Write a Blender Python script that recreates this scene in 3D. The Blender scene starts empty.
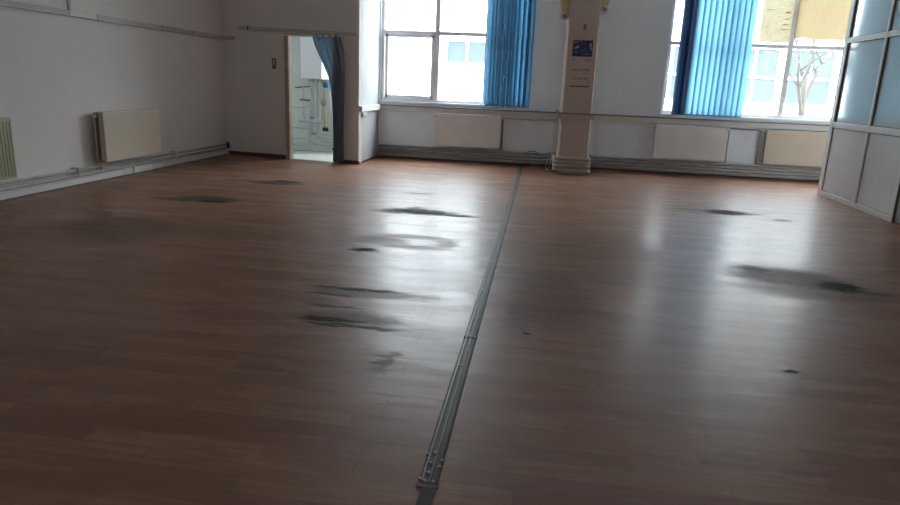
import bpy, bmesh, math, random
from mathutils import Vector, Matrix
random.seed(7)
SKY = 10.0
GLOSS = .28
SC = bpy.context.scene
COL = SC.collection
PI = math.pi

# ------------------------------------------------------------------ materials
def new_mat(name):
    m = bpy.data.materials.new(name); m.use_nodes = True
    nt = m.node_tree
    return m, nt, nt.nodes['Principled BSDF'], nt.nodes['Material Output']

def N(nt, t, **kw):
    n = nt.nodes.new(t)
    for k, v in kw.items(): setattr(n, k, v)
    return n

def mth(nt, op, a, b=None, clamp=False):
    n = N(nt, 'ShaderNodeMath', operation=op); n.use_clamp = clamp
    for i, v in enumerate((a, b)):
        if v is None: continue
        if isinstance(v, (int, float)): n.inputs[i].default_value = v
        else: nt.links.new(v, n.inputs[i])
    return n.outputs[0]

def mixc(nt, fac, a, b, blend='MIX'):
    n = N(nt, 'ShaderNodeMix', data_type='RGBA', blend_type=blend)
    for idx, v in ((0, fac), (6, a), (7, b)):
        if isinstance(v, (int, float)): n.inputs[idx].default_value = v
        elif isinstance(v, tuple): n.inputs[idx].default_value = (*v, 1) if len(v) == 3 else v
        else: nt.links.new(v, n.inputs[idx])
    return n.outputs[2]

def mrange(nt, v, a, b, c=0., d=1., smooth=False):
    n = N(nt, 'ShaderNodeMapRange')
    if smooth: n.interpolation_type = 'SMOOTHSTEP'
    nt.links.new(v, n.inputs[0])
    for i, x in enumerate((a, b, c, d)): n.inputs[i + 1].default_value = x
    return n.outputs[0]

def noise(nt, vec, scale, detail=3, rough=.5):
    n = N(nt, 'ShaderNodeTexNoise'); n.inputs['Scale'].default_value = scale
    n.inputs['Detail'].default_value = detail; n.inputs['Roughness'].default_value = rough
    nt.links.new(vec, n.inputs['Vector']); return n.outputs['Fac']

def wpos(nt):
    return N(nt, 'ShaderNodeNewGeometry').outputs['Position']

def vscale(nt, vec, s):
    n = N(nt, 'ShaderNodeVectorMath', operation='MULTIPLY'); nt.links.new(vec, n.inputs[0])
    n.inputs[1].default_value = s; return n.outputs[0]

def painted(name, col, rough=.5, var=.06, scale=3., metal=0., bump=0., spec=.4):
    """plain coloured surface with a little uneven tone and optional fine bump"""
    m, nt, bs, out = new_mat(name)
    tc = N(nt, 'ShaderNodeTexCoord').outputs['Object']
    f = noise(nt, tc, scale, 4)
    dark = tuple(c * (1 - var) for c in col); light = tuple(min(1, c * (1 + var)) for c in col)
    nt.links.new(mixc(nt, mrange(nt, f, .3, .7), dark, light), bs.inputs['Base Color'])
    bs.inputs['Roughness'].default_value = rough; bs.inputs['Metallic'].default_value = metal
    bs.inputs['Specular IOR Level'].default_value = spec
    if bump:
        b = N(nt, 'ShaderNodeBump'); b.inputs['Strength'].default_value = bump; b.inputs['Distance'].default_value = .004
        nt.links.new(noise(nt, tc, 90, 3), b.inputs['Height']); nt.links.new(b.outputs[0], bs.inputs['Normal'])
    return m

def wall_paint(name, col, stain=(.55, .50, .46)):
    m, nt, bs, out = new_mat(name)
    p = wpos(nt)
    big = noise(nt, p, .9, 4); fine = noise(nt, p, 7, 5, .6)
    c = mixc(nt, mrange(nt, big, .35, .75), col, tuple(x * .93 for x in col))
    smear = mth(nt, 'MULTIPLY', mrange(nt, fine, .58, .75), .22)
    c = mixc(nt, smear, c, stain)
    nt.links.new(c, bs.inputs['Base Color'])
    bs.inputs['Roughness'].default_value = .75; bs.inputs['Specular IOR Level'].default_value = .25
    b = N(nt, 'ShaderNodeBump'); b.inputs['Strength'].default_value = .25; b.inputs['Distance'].default_value = .006
    nt.links.new(noise(nt, p, 28, 5, .6), b.inputs['Height']); nt.links.new(b.outputs[0], bs.inputs['Normal'])
    return m

def glass_mat(name, tint=(.97, .99, 1.0), refl_rough=.02, haze=0.0, haze_col=(.8, .9, .92)):
    """thin pane: Fresnel mirror over a clear (or frosted) sheet"""
    m, nt, bs, out = new_mat(name); nt.nodes.remove(bs)
    tr = N(nt, 'ShaderNodeBsdfTransparent'); tr.inputs[0].default_value = (*tint, 1)
    body = tr.outputs[0]
    if haze:
        tl = N(nt, 'ShaderNodeBsdfTranslucent'); tl.inputs[0].default_value = (*haze_col, 1)
        df = N(nt, 'ShaderNodeBsdfDiffuse'); df.inputs[0].default_value = (*haze_col, 1)
        m2 = N(nt, 'ShaderNodeMixShader'); m2.inputs[0].default_value = .5
        nt.links.new(tl.outputs[0], m2.inputs[1]); nt.links.new(df.outputs[0], m2.inputs[2])
        m1 = N(nt, 'ShaderNodeMixShader'); m1.inputs[0].default_value = haze
        nt.links.new(tr.outputs[0], m1.inputs[1]); nt.links.new(m2.outputs[0], m1.inputs[2]); body = m1.outputs[0]
    gl = N(nt, 'ShaderNodeBsdfGlossy'); gl.inputs['Roughness'].default_value = refl_rough
    fr = N(nt, 'ShaderNodeFresnel'); fr.inputs[0].default_value = 1.5
    mx = N(nt, 'ShaderNodeMixShader')
    front = mth(nt, 'SUBTRACT', 1., N(nt, 'ShaderNodeNewGeometry').outputs['Backfacing'])   # reflect at the outer face only
    nt.links.new(mth(nt, 'MULTIPLY', mth(nt, 'MULTIPLY', fr.outputs[0], 1.8, True), front), mx.inputs[0])
    nt.links.new(body, mx.inputs[1]); nt.links.new(gl.outputs[0], mx.inputs[2])
    nt.links.new(mx.outputs[0], out.inputs[0])
    return m

def cloth_mat(name, col, trans, tfac=.5, rough=.8, streak=0.):
    m, nt, bs, out = new_mat(name)
    tc = N(nt, 'ShaderNodeTexCoord').outputs['Object']
    f = noise(nt, vscale(nt, tc, (60, 60, 8)), 1., 3)
    c1 = mixc(nt, mrange(nt, f, .3, .7), tuple(c * .85 for c in col), col)
    nt.links.new(c1, bs.inputs['Base Color']); bs.inputs['Roughness'].default_value = rough
    bs.inputs['Specular IOR Level'].default_value = .2
    tl = N(nt, 'ShaderNodeBsdfTranslucent'); tl.inputs[0].default_value = (*trans, 1)
    mx = N(nt, 'ShaderNodeMixShader'); mx.inputs[0].default_value = tfac
    nt.links.new(bs.outputs[0], mx.inputs[1]); nt.links.new(tl.outputs[0], mx.inputs[2])
    nt.links.new(mx.outputs[0], out.inputs[0])
    return m

# stains on the laminate: x, y, rx, ry, strength, darkness (0 grey scuff .. 1 black grime)
STAINS = [
    (-1.20, 6.68, .36, .15, 1.0, 1), (-1.42, 6.62, .18, .12, .7, 1), (-.88, 6.60, .30, .06, .9, 1), (-1.27, 6.84, .10, .12, .7, 1), (-1.5, 6.60, .24, .035, .8, 1),
    (-1.43, 7.85, .20, .05, .7, 1),
    (-1.33, 4.95, .10, .07, 1.0, 1), (-1.30, 5.32, .24, .16, .45, 0), (-1.05, 5.52, .36, .07, .45, 0), (-.98, 5.16, .34, .07, .45, 0), (-.72, 5.34, .10, .14, .4, 0),
    (-1.12, 3.93, .30, .035, .85, 1), (-1.0, 3.88, .40, .09, .45, .5), (-1.22, 3.80, .16, .025, .7, 1),
    (-1.08, 3.36, .24, .035, .85, 1), (-.93, 3.29, .26, .025, .8, 1), (-1.15, 3.58, .22, .025, .6, 1), (-1.0, 3.42, .30, .10, .5, .6), (-.66, 2.88, .05, .13, .5, .7),
    (1.75, 7.94, .26, .05, .7, .8), (2.20, 7.88, .26, .17, 1., .9), (2.42, 7.90, .22, .06, .6, .6), (2.70, 7.58, .10, .06, .8, .8),
    (1.74, 5.24, .12, .12, .8, .8), (1.95, 5.05, .40, .28, .75, .3), (2.22, 4.90, .16, .15, 1.0, 1), (2.05, 4.75, .50, .25, .5, .2), (2.40, 4.78, .12, .04, .7, 1),
    (-3.52, 6.58, .36, .19, .95, .5), (-3.40, 6.50, .20, .06, 1.0, 1), (-3.78, 6.46, .30, .08, .9, .6), (-3.30, 7.96, .36, .14, .95, .5), (-3.20, 8.12, .20, .07, 1., 1), (-3.42, 7.90, .22, .05, 1., 1), (-3.8, 7.98, .24, .12, .6, .1),
    (-3.5, 5.05, .55, .45, .5, .15), (-2.6, 5.2, .4, .3, .4, .1),
    (0.0, 3.42, .035, .022, .9, 1), (-.04, 3.75, .10, .30, .4, .4), (1.31, 3.21, .045, .022, .9, 1), (.15, 4.2, .25, .7, .4, .2), (.5, 5.4, .5, 1.0, .3, .1),
]

def floor_mat():
    m, nt, bs, out = new_mat('worn_laminate')
    p = wpos(nt); L = nt.links
    def bricks(w, h, off, mortar):
        b = N(nt, 'ShaderNodeTexBrick'); b.offset = off; b.inputs['Scale'].default_value = 1.
        b.inputs['Brick Width'].default_value = w; b.inputs['Row Height'].default_value = h
        b.inputs['Mortar Size'].default_value = mortar; b.inputs['Mortar Smooth'].default_value = .3
        b.inputs['Color1'].default_value = (0, 0, 0, 1); b.inputs['Color2'].default_value = (1, 1, 1, 1)
        b.inputs['Mortar'].default_value = (.5, .5, .5, 1)
        L.new(p, b.inputs['Vector']); return b
    strip = bricks(.66, .0975, .37, 0.)          # printed strips of the laminate pattern
    plank = bricks(1.29, .195, .43, .0022)      # the boards themselves
    grain = noise(nt, vscale(nt, p, (3., 42., 1.)), 1., 5, .6)
    c = mixc(nt, strip.outputs['Color'], COLS['lam_dark'], COLS['lam_light'])
    c = mixc(nt, mth(nt, 'MULTIPLY', mrange(nt, grain, .35, .7), .55), c, COLS['lam_grain'])
    c = mixc(nt, mth(nt, 'MULTIPLY', plank.outputs['Fac'], .5), c, (.03, .02, .015))
    # greyed traffic wear across the middle of the hall
    wn = noise(nt, vscale(nt, p, (.5, .8, 1.)), 1., 3, .5)
    wear = mrange(nt, wn, .38, .72, 0., .7, True)
    c = mixc(nt, mth(nt, 'MULTIPLY', wear, .30), c, COLS['lam_worn'])
    tone = noise(nt, vscale(nt, p, (.8, 2.2, 1.)), 1., 2)
    c = mixc(nt, mth(nt, 'MULTIPLY', mrange(nt, tone, .35, .7), .35), c, COLS['lam_olive'])
    # distort coordinates so the stains get ragged edges
    dn = N(nt, 'ShaderNodeTexNoise'); dn.inputs['Scale'].default_value = 1.; dn.inputs['Detail'].default_value = 5
    L.new(vscale(nt, p, (8., 19., 1.)), dn.inputs['Vector'])
    sub = N(nt, 'ShaderNodeVectorMath', operation='SUBTRACT'); L.new(dn.outputs['Color'], sub.inputs[0]); sub.inputs[1].default_value = (.5, .5, .5)
    dist = vscale(nt, sub.outputs[0], (.34, .10, 0.))
    add = N(nt, 'ShaderNodeVectorMath', operation='ADD'); L.new(p, add.inputs[0]); L.new(dist, add.inputs[1])
    grey = dark = None
    for (x, y, rx, ry, s, d) in STAINS:
        ma = N(nt, 'ShaderNodeVectorMath', operation='MULTIPLY_ADD'); L.new(add.outputs[0], ma.inputs[0])
        ma.inputs[1].default_value = (1 / rx, 1 / ry, 0); ma.inputs[2].default_value = (-x / rx, -y / ry, 0)
        ln = N(nt, 'ShaderNodeVectorMath', operation='LENGTH'); L.new(ma.outputs[0], ln.inputs[0])
        k = mrange(nt, ln.outputs['Value'], 1.45, .55, 0., s, True)
        grey = k if grey is None else mth(nt, 'MAXIMUM', grey, k)
        if d > .05:
            kd = mth(nt, 'MULTIPLY', k, d); dark = kd if dark is None else mth(nt, 'MAXIMUM', dark, kd)
    spk = noise(nt, vscale(nt, p, (14., 40., 1.)), 1., 4, .65)
    ragged = mrange(nt, spk, .28, .52, .45, 1.)
    grey = mth(nt, 'MULTIPLY', grey, ragged); dark = mth(nt, 'MULTIPLY', dark, ragged)
    c = mixc(nt, mth(nt, 'MULTIPLY', grey, .8), c, (.13, .125, .11))
    c = mixc(nt, dark, c, (.024, .024, .022))
    L.new(c, bs.inputs['Base Color'])
    rn = noise(nt, vscale(nt, p, (1.3, 5., 1.)), 1., 5, .6)
    r = mrange(nt, rn, .3, .7, .19, .31)
    r = mth(nt, 'ADD', r, mth(nt, 'MULTIPLY', wear, .06))
    r = mth(nt, 'ADD', r, mth(nt, 'MULTIPLY', grey, .30), True)
    L.new(r, bs.inputs['Roughness'])
    L.new(mrange(nt, grey, 0., 1., .62, .25), bs.inputs['Specular IOR Level'])
    bs.inputs['Sheen Weight'].default_value = .05; bs.inputs['Sheen Roughness'].default_value = .35; bs.inputs['Sheen Tint'].default_value = (1., .88, .82, 1)
    h = mth(nt, 'ADD', mth(nt, 'MULTIPLY', noise(nt, vscale(nt, p, (1.2, 5.5, 1.)), 1., 3), 1.),
            mth(nt, 'MULTIPLY', plank.outputs['Fac'], -.12))
    h = mth(nt, 'ADD', h, mth(nt, 'MULTIPLY', grain, .03))
    b = N(nt, 'ShaderNodeBump'); b.inputs['Strength'].default_value = .30; b.inputs['Distance'].default_value = .012
    L.new(h, b.inputs['Height']); L.new(b.outputs[0], bs.inputs['Normal'])
    # a film of dust and worn-off varnish dulls part of the gloss
    df = N(nt, 'ShaderNodeBsdfPrincipled'); L.new(c, df.inputs['Base Color']); L.new(b.outputs[0], df.inputs['Normal'])
    df.inputs['Roughness'].default_value = .46
    L.new(mrange(nt, grey, 0., 1., .42, .04), df.inputs['Specular IOR Level'])
    mx = N(nt, 'ShaderNodeMixShader'); L.new(df.outputs[0], mx.inputs[1]); L.new(bs.outputs[0], mx.inputs[2])
    L.new(mth(nt, 'MULTIPLY', GLOSS, mth(nt, 'SUBTRACT', 1., mth(nt, 'MULTIPLY', grey, .97))), mx.inputs[0])
    dd = N(nt, 'ShaderNodeBsdfDiffuse'); L.new(c, dd.inputs[0])      # the grime itself is matt
    m3 = N(nt, 'ShaderNodeMixShader'); L.new(mx.outputs[0], m3.inputs[1]); L.new(dd.outputs[0], m3.inputs[2])
    L.new(mth(nt, 'ADD', mth(nt, 'MULTIPLY', grey, .70), .18), m3.inputs[0])
    L.new(m3.outputs[0], out.inputs[0])
    return m

COLS = dict(lam_dark=(.180, .070, .042), lam_light=(.300, .150, .088), lam_grain=(.125, .055, .034), lam_worn=(.30, .215, .18), lam_olive=(.182, .112, .060))

M = dict(
    floor=floor_mat(),
    wall=wall_paint('wall_plaster', (.745, .715, .70)),
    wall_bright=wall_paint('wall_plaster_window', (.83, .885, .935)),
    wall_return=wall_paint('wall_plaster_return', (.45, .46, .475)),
    ceiling=wall_paint('ceiling_plaster', (.82, .82, .81)),
    column=wall_paint('column_paint', (.56, .48, .44)),
    tile=painted('boiler_room_paint', (.80, .85, .82), .45, .04),
    cement=painted('pale_cement', (.66, .68, .65), .6, .10, 5),
    pvc=painted('white_pvc', (.80, .80, .80), .35, .03),
    pvc_panel=painted('grey_white_panel', (.74, .75, .75), .4, .04),
    olive=painted('olive_grey_shade', (.16, .145, .115), .6, .08),  # tone of the shade on the partition post's end face
    gasket=painted('black_gasket', (.03, .03, .035), .6, .1),
    winframe=painted('window_frame_paint', (.86, .85, .87), .45, .06),
    glass=glass_mat('window_glass'),
    frost=glass_mat('milky_glass', (.80, .88, .90), .10, .8, (.79, .805, .785)),
    radiator=painted('cream_enamel', (.53, .455, .36), .4, .05, 4),
    radiator_old=painted('yellowed_enamel', (.42, .405, .28), .45, .07, 4),
    radiator_white=painted('off_white_enamel', (.80, .775, .76), .4, .05, 4),
    radgap=painted('dark_inside', (.10, .09, .08), .8, .1),
    pipe=painted('grey_and_shaded_pipe', (.34, .325, .305), .45, .10, 9),  # window wall run has its shade in this grey; plain grey elsewhere
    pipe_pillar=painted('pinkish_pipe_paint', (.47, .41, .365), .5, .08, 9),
    pipe_white=painted('white_pipe', (.64, .65, .64), .35, .05, 7),
    pipe_dark=painted('dark_steel', (.10, .10, .10), .45, .15, 9),
    brass=painted('brass', (.55, .38, .14), .35, .1, 20, 1.),
    trunk=painted('trunking_plastic', (.70, .69, .67), .45, .05),
    trunk_grey=painted('grey_and_shaded_trunking', (.50, .475, .46), .6, .08),  # grey darkened for the shade on the high rail; plain grey elsewhere
    trunk_lid=painted('clean_trunking_lid', (.66, .64, .62), .45, .04),
    ledge=painted('ledge_stone', (.22, .20, .19), .5, .10, 8),
    wood=painted('door_wood', (.46, .36, .28), .5, .16, 7),
    skirting=painted('dark_skirting', (.12, .055, .035), .45, .2, 6),
    alu=painted('aluminium_strip', (.42, .43, .43), .32, .12, 8, 1.),
    strip=painted('dull_floor_strip', (.085, .066, .055), .55, .15, 8, 0., spec=.25),
    alu_ridge=painted('worn_aluminium_ridge', (.10, .10, .095), .42, .2, 6, .6),
    alu_dark=painted('tarnished_metal', (.06, .058, .05), .6, .15, 10, .1, spec=.15),
    screw=painted('bright_screw', (.30, .30, .29), .4, .05, 10, .6),
    blind=cloth_mat('blue_blind_fabric', (.10, .27, .42), (.105, .235, .33), .5),
    blind_dense=cloth_mat('blue_blind_fabric_stacked', (.15, .28, .38), (.030, .10, .175), .5),
    navy=cloth_mat('shaded_blind_fabric', (.02, .05, .11), (.004, .012, .035), .3),  # same blue fabric, darkened where stacked slats let little light through
    curtain=cloth_mat('blue_curtain_cloth', (.30, .35, .44), (.075, .13, .20), .4),
    paper=cloth_mat('yellowed_paper', (.62, .50, .33), (.265, .205, .118), .3, .9),
    paper_green=cloth_mat('pale_yellow_paper', (.62, .57, .44), (.27, .235, .155), .3, .9),
    smudge=painted('faded_print', (.55, .46, .30), .9, .1),
    poster=painted('poster_paper', (.54, .45, .42), .6, .03),
    ink=painted('printing_ink', (.12, .07, .07), .6, .1),
    red_ink=painted('reddish_print', (.34, .14, .13), .6, .1),
    navy_ink=painted('navy_print', (.02, .035, .09), .5, .3, 25),
    blue_ink=painted('blue_print', (.05, .10, .22), .5, .4, 30),
    pale_ink=painted('pale_print', (.45, .50, .58), .5, .3, 30),
    brown_ink=painted('brown_print', (.25, .10, .07), .5, .3, 30),
    red=painted('red_sign', (.28, .07, .075), .45, .05),
    corbel=painted('yellowed_plaster', (.54, .43, .26), .6, .10, 12),
    corbel_pale=painted('pale_plaster', (.62, .53, .45), .6, .08, 12),
    boiler=painted('boiler_enamel', (.85, .89, .91), .3, .02),
    blue_metal=painted('blue_pump_paint', (.04, .16, .36), .4, .1),
    yellow=painted('yellow_gas_paint', (.55, .45, .10), .45, .1),
    facade=painted('facade_render', (.80, .82, .84), .8, .05, .6),
    facade_glass=painted('facade_glass', (.05, .066, .075), .3, .2, .5, spec=.3),
    bark=painted('pale_bark', (.055, .048, .042), .9, .2, 6),
    ground=painted('outside_ground', (.40, .40, .38), .9, .15, .8),
    black=painted('black_plastic', (.02, .02, .02), .5, .1),
    cable=painted('white_cable', (.70, .69, .67), .5, .05),
)

# ------------------------------------------------------------------ mesh helpers
class MB:
    def __init__(self): self.bm = bmesh.new()
    def _merge(self, b):
        me = bpy.data.meshes.new('tmp'); b.to_mesh(me); b.free()
        self.bm.from_mesh(me); bpy.data.meshes.remove(me)
    def box(self, x0, x1, y0, y1, z0, z1, bev=0., rot=None, seg=2):
        b = bmesh.new(); bmesh.ops.create_cube(b, size=1.)
        for v in b.verts:
            v.co = Vector(((x0 + x1) / 2 + v.co.x * (x1 - x0), (y0 + y1) / 2 + v.co.y * (y1 - y0), (z0 + z1) / 2 + v.co.z * (z1 - z0)))
        if bev: bmesh.ops.bevel(b, geom=b.edges[:], offset=bev, segments=seg, affect='EDGES', profile=.6)
        if rot:
            piv, axis, ang = rot; bmesh.ops.rotate(b, verts=b.verts, cent=piv, matrix=Matrix.Rotation(ang, 3, axis))
        self._merge(b); return self
    def prism(self, poly, axis, a, b_):
        """extrude a 2D polygon along axis ('x','y','z') from a to b_"""
        b = bmesh.new()
        def P(p, t):
            return {'x': (t, p[0], p[1]), 'y': (p[0], t, p[1]), 'z': (p[0], p[1], t)}[axis]
        A = [b.verts.new(P(p, a)) for p in poly]; B = [b.verts.new(P(p, b_)) for p in poly]
        n = len(poly)
        b.faces.new(A); b.faces.new(B[::-1])
        for i in range(n): b.faces.new((A[i], B[i], B[(i + 1) % n], A[(i + 1) % n]))
        bmesh.ops.recalc_face_normals(b, faces=b.faces); self._merge(b); return self
    def tube(self, pts, r, seg=10, caps=True):
        b = bmesh.new(); pts = [Vector(p) for p in pts]
        rr = r if isinstance(r, (list, tuple)) else [r] * len(pts)
        up = None; rings = []
        for i, p in enumerate(pts):
            if i == 0: d = (pts[1] - p)
            elif i == len(pts) - 1: d = p - pts[i - 1]
            else: d = (pts[i + 1] - p).normalized() + (p - pts[i - 1]).normalized()
            d.normalize()
            if up is None:
                up = Vector((0, 0, 1)) if abs(d.z) < .9 else Vector((1, 0, 0))
            s = d.cross(up)
            if s.length < 1e-5: s = d.orthogonal()
            s.normalize(); up = s.cross(d).normalized()
            k = 1.
            if 0 < i < len(pts) - 1:
                c = max(.35, d.dot((pts[i + 1] - p).normalized())); k = 1 / c
            rings.append([b.verts.new(p + (s * math.cos(t) + up * math.sin(t)) * rr[i] * min(k, 1.42)) for t in [2 * PI * j / seg for j in range(seg)]])
        for i in range(len(rings) - 1):
            for j in range(seg):
                f = b.faces.new((rings[i][j], rings[i][(j + 1) % seg], rings[i + 1][(j + 1) % seg], rings[i + 1][j])); f.smooth = True
        if caps: b.faces.new(rings[0][::-1]); b.faces.new(rings[-1])
        bmesh.ops.recalc_face_normals(b, faces=b.faces); self._merge(b); return self
    def lathe(self, prof, c, axis='z', seg=20):
        b = bmesh.new(); rings = []
        for (r, h) in prof:
            ring = []
            for j in range(seg):
                t = 2 * PI * j / seg; u, v = r * math.cos(t), r * math.sin(t)
                q = {'z': (u, v, h), 'y': (u, h, v), 'x': (h, u, v)}[axis]
                ring.append(b.verts.new(Vector(c) + Vector(q)))
            rings.append(ring)
        for i in range(len(rings) - 1):
            for j in range(seg):
                f = b.faces.new((rings[i][j], rings[i][(j + 1) % seg], rings[i + 1][(j + 1) % seg], rings[i + 1][j])); f.smooth = True
        b.faces.new(rings[0]); b.faces.new(rings[-1])
        bmesh.ops.recalc_face_normals(b, faces=b.faces); self._merge(b); return self
    def grid(self, fn, nu, nv, smooth=True):
        b = bmesh.new()
        V = [[b.verts.new(fn(i / nu, j / nv)) for i in range(nu + 1)] for j in range(nv + 1)]
        for j in range(nv):
            for i in range(nu):
                f = b.faces.new((V[j][i], V[j][i + 1], V[j + 1][i + 1], V[j + 1][i])); f.smooth = smooth
        self._merge(b); return self
    def build(self, name, mat, parent=None):
        me = bpy.data.meshes.new(name); self.bm.to_mesh(me); self.bm.free()
        o = bpy.data.objects.new(name, me); COL.objects.link(o)
        me.materials.append(M[mat] if isinstance(mat, str) else mat)
        if parent is not None:
            o.parent = parent
            o.matrix_parent_inverse = Matrix.Translation(-parent.location)
        return o

DOOR_ANGLE = math.radians(9.8)      # the doorway wall runs slightly oblique to the window wall
def swing(o):
    """turn a finished thing of the doorway wall about the wall's corner at (XS, YD)"""
    bpy.context.view_layer.update()
    p = Matrix.Translation((XS, YD, 0))
    o.matrix_basis = p @ Matrix.Rotation(-DOOR_ANGLE, 4, 'Z') @ p.inverted() @ o.matrix_basis
    return o

def solid(o, t):
    md = o.modifiers.new('thickness', 'SOLIDIFY'); md.thickness = t; md.offset = 0
    return o

def empty(name, loc):
    o = bpy.data.objects.new(name, None); o.location = loc; o.empty_display_size = .1; COL.objects.link(o); return o

def tag(o, label, cat, group=None):
    o['label'] = label; o['category'] = cat
    if group: o['group'] = group
    return o

def struct(o, label, cat='structure'):
    o['kind'] = 'structure'; o['label'] = label; o['category'] = cat
    return o

def bend(pts, r, n=4):
    """round the corners of a polyline"""
    pts = [Vector(p) for p in pts]; out = [pts[0]]
    for i in range(1, len(pts) - 1):
        a, p, c = pts[i - 1], pts[i], pts[i + 1]
        ra = min(r, (a - p).length * .45); rc = min(r, (c - p).length * .45)
        s = p + (a - p).normalized() * ra; e = p + (c - p).normalized() * rc
        for k in range(n + 1):
            t = k / n; out.append(s * (1 - t) ** 2 + p * 2 * t * (1 - t) + e * t * t)
    out.append(pts[-1]); return out

# ------------------------------------------------------------------ room measures (metres)
XL, XR = -5.30, 7.40         # side walls of the hall
YF = -3.6                    # wall behind the viewer
YB = 11.60                   # window wall
YD = 10.30                   # wall with the doorway
XS = -2.86                   # short return wall beside the first window
CH = 4.40                    # ceiling
T = .22
WZ0, WZ1 = .985, 3.50        # window opening
W1 = (-2.84, -.30)
W2 = (1.96, 5.75)

struct(MB().box(XL - .3, XR + .3, YF - .3, YB + .3, -.12, 0).build('floor', 'floor'), 'worn reddish brown laminate floor with grey scuffs and black stains', 'floor')
struct(MB().box(XL - .3, XR + .3, YF - .3, YB + .6, CH, CH + .2).build('ceiling', 'ceiling'), 'plain pale plaster ceiling over the empty hall', 'ceiling')
struct(MB().box(XL - .2, XL, YF - .2, YD + .62, 0, CH).build('wall_left', 'wall'), 'long off-white wall with two radiators and a rail', 'wall')
struct(MB().box(XR, XR + .2, YF - .2, YB + T, 0, CH).build('wall_right', 'wall'), 'plain pale wall beyond the glazed partition', 'wall')
FW = (.2, 1.8, 1.3, 2.5)          # unseen opening behind the viewer, added as front fill for the walls
w = MB(); w.box(XL, FW[0], YF - .2, YF, 0, CH); w.box(FW[1], XR, YF - .2, YF, 0, CH)
w.box(FW[0], FW[1], YF - .2, YF, 0, FW[2]); w.box(FW[0], FW[1], YF - .2, YF, FW[3], CH)
struct(w.build('wall_front', 'wall'), 'pale wall with one added fill window closing the hall opposite the pillar', 'wall')
r = struct(empty('fill_window_4', (FW[0], YF, FW[2])), 'added unseen fill window in the wall opposite the pillar', 'window')  # added out of view to brighten the walls
f = MB(); m_ = (FW[0] + FW[1]) / 2
for x in (FW[0], m_ - .03, FW[1] - .06): f.box(x, x + .06, YF - .13, YF - .06, FW[2], FW[3], .005)
for z in (FW[2], FW[3] - .06): f.box(FW[0], FW[1], YF - .128, YF - .062, z, z + .06, .005)
f.build('frame', 'winframe', r)
MB().box(FW[0] + .03, FW[1] - .03, YF - .10, YF - .094, FW[2] + .03, FW[3] - .03).build('pane', 'glass', r)

# doorway wall
DX0, DX1, DZ = -4.115, -3.257, 1.985
w = MB()
w.box(XS - 2.62, DX0, YD, YD + .12, 0, CH); w.box(DX1, XS - .001, YD, YD + .12, 0, CH); w.box(DX0, DX1, YD, YD + .12, DZ, CH)
swing(struct(w.build('wall_rear', 'wall'), 'off-white wall with the open doorway to the boiler room', 'wall'))
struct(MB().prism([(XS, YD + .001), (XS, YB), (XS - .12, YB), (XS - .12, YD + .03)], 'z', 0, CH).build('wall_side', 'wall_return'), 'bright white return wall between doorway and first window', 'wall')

# window wall with two openings
w = MB()
w.box(XS - .12, W1[0], YB, YB + T, 0, CH); w.box(W1[1], W2[0], YB, YB + T, 0, CH); w.box(W2[1], XR, YB, YB + T, 0, CH)
for a, b in (W1, W2):
    w.box(a, b, YB, YB + T, 0, WZ0); w.box(a, b, YB, YB + T, WZ1, CH)
struct(w.build('wall_back', 'wall_bright'), 'grey-white window wall behind the pillar and radiators', 'wall')

# ------------------------------------------------------------------ windows
def window(name, x0, x1, mulls, trans_z, sash, label):
    y0, y1 = YB + .07, YB + .14
    root = struct(empty(name, (x0, YB + .1, WZ0)), label, 'window')
    fr = MB()
    fr.box(x0, x0 + .055, y0, y1, WZ0, WZ1, .006); fr.box(x1 - .055, x1, y0, y1, WZ0, WZ1, .006)
    fr.box(x0, x1, y0 - .005, y1, WZ0, WZ0 + .055, .006); fr.box(x0, x1, y0, y1, WZ1 - .055, WZ1, .006)
    fr.box(x0, x1, y0 - .004, y1 + .002, trans_z, trans_z + .06, .006)
    for mx in mulls: fr.box(mx - .04, mx + .04, y0 - .008, y1 + .004, WZ0, WZ1, .006)
    fr.build('frame', 'winframe', root)
    xs = [x0 + .03] + list(mulls) + [x1 - .03]
    for i in range(len(xs) - 1):
        a, b = xs[i] + .02, xs[i + 1] - .02
        MB().box(a, b, YB + .1, YB + .106, WZ0 + .03, trans_z + .02).build('pane', 'glass', root)
        MB().box(a, b, YB + .1, YB + .106, trans_z + .04, WZ1 - .03).build('pane', 'glass', root)
        if i in sash:
            s = MB(); ya, yb = YB + .05, YB + .098
            a2, b2, c2, d2 = a + .015, b - .015, WZ0 + .05, trans_z + .005
            s.box(a2, a2 + .06, ya, yb, c2, d2, .008); s.box(b2 - .06, b2, ya, yb, c2, d2, .008)
            s.box(a2, b2, ya, yb, c2, c2 + .06, .008); s.box(a2, b2, ya, yb, d2 - .06, d2, .008)
            sh = s.build('sash', 'winframe', root)
            MB().box((a + b) / 2 - .06, (a + b) / 2 + .06, ya - .025, ya, d2 - .045, d2 - .015, .006).build('handle', 'pvc', sh)
    return root

window('window_1', W1[0], W1[1], [-1.865, -1.0], 2.115, [0], 'first window with an opening sash, left of the pillar')
window('window_2', W2[0], W2[1], [2.90, 3.865, 4.80], 2.085, [], 'wide window right of the pillar, papered over at the top')
struct(MB().box(W1[0], W1[1], YB - .02, YB + .075, WZ0 - .03, WZ0 + .005, .006).build('trim_1', 'winframe'), 'painted inner sill board under the first window', 'window sill')
struct(MB().box(W2[0], W2[1], YB - .02, YB + .075, WZ0 - .03, WZ0 + .005, .006).build('trim_2', 'winframe'), 'painted inner sill board under the papered window', 'window sill')

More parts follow.
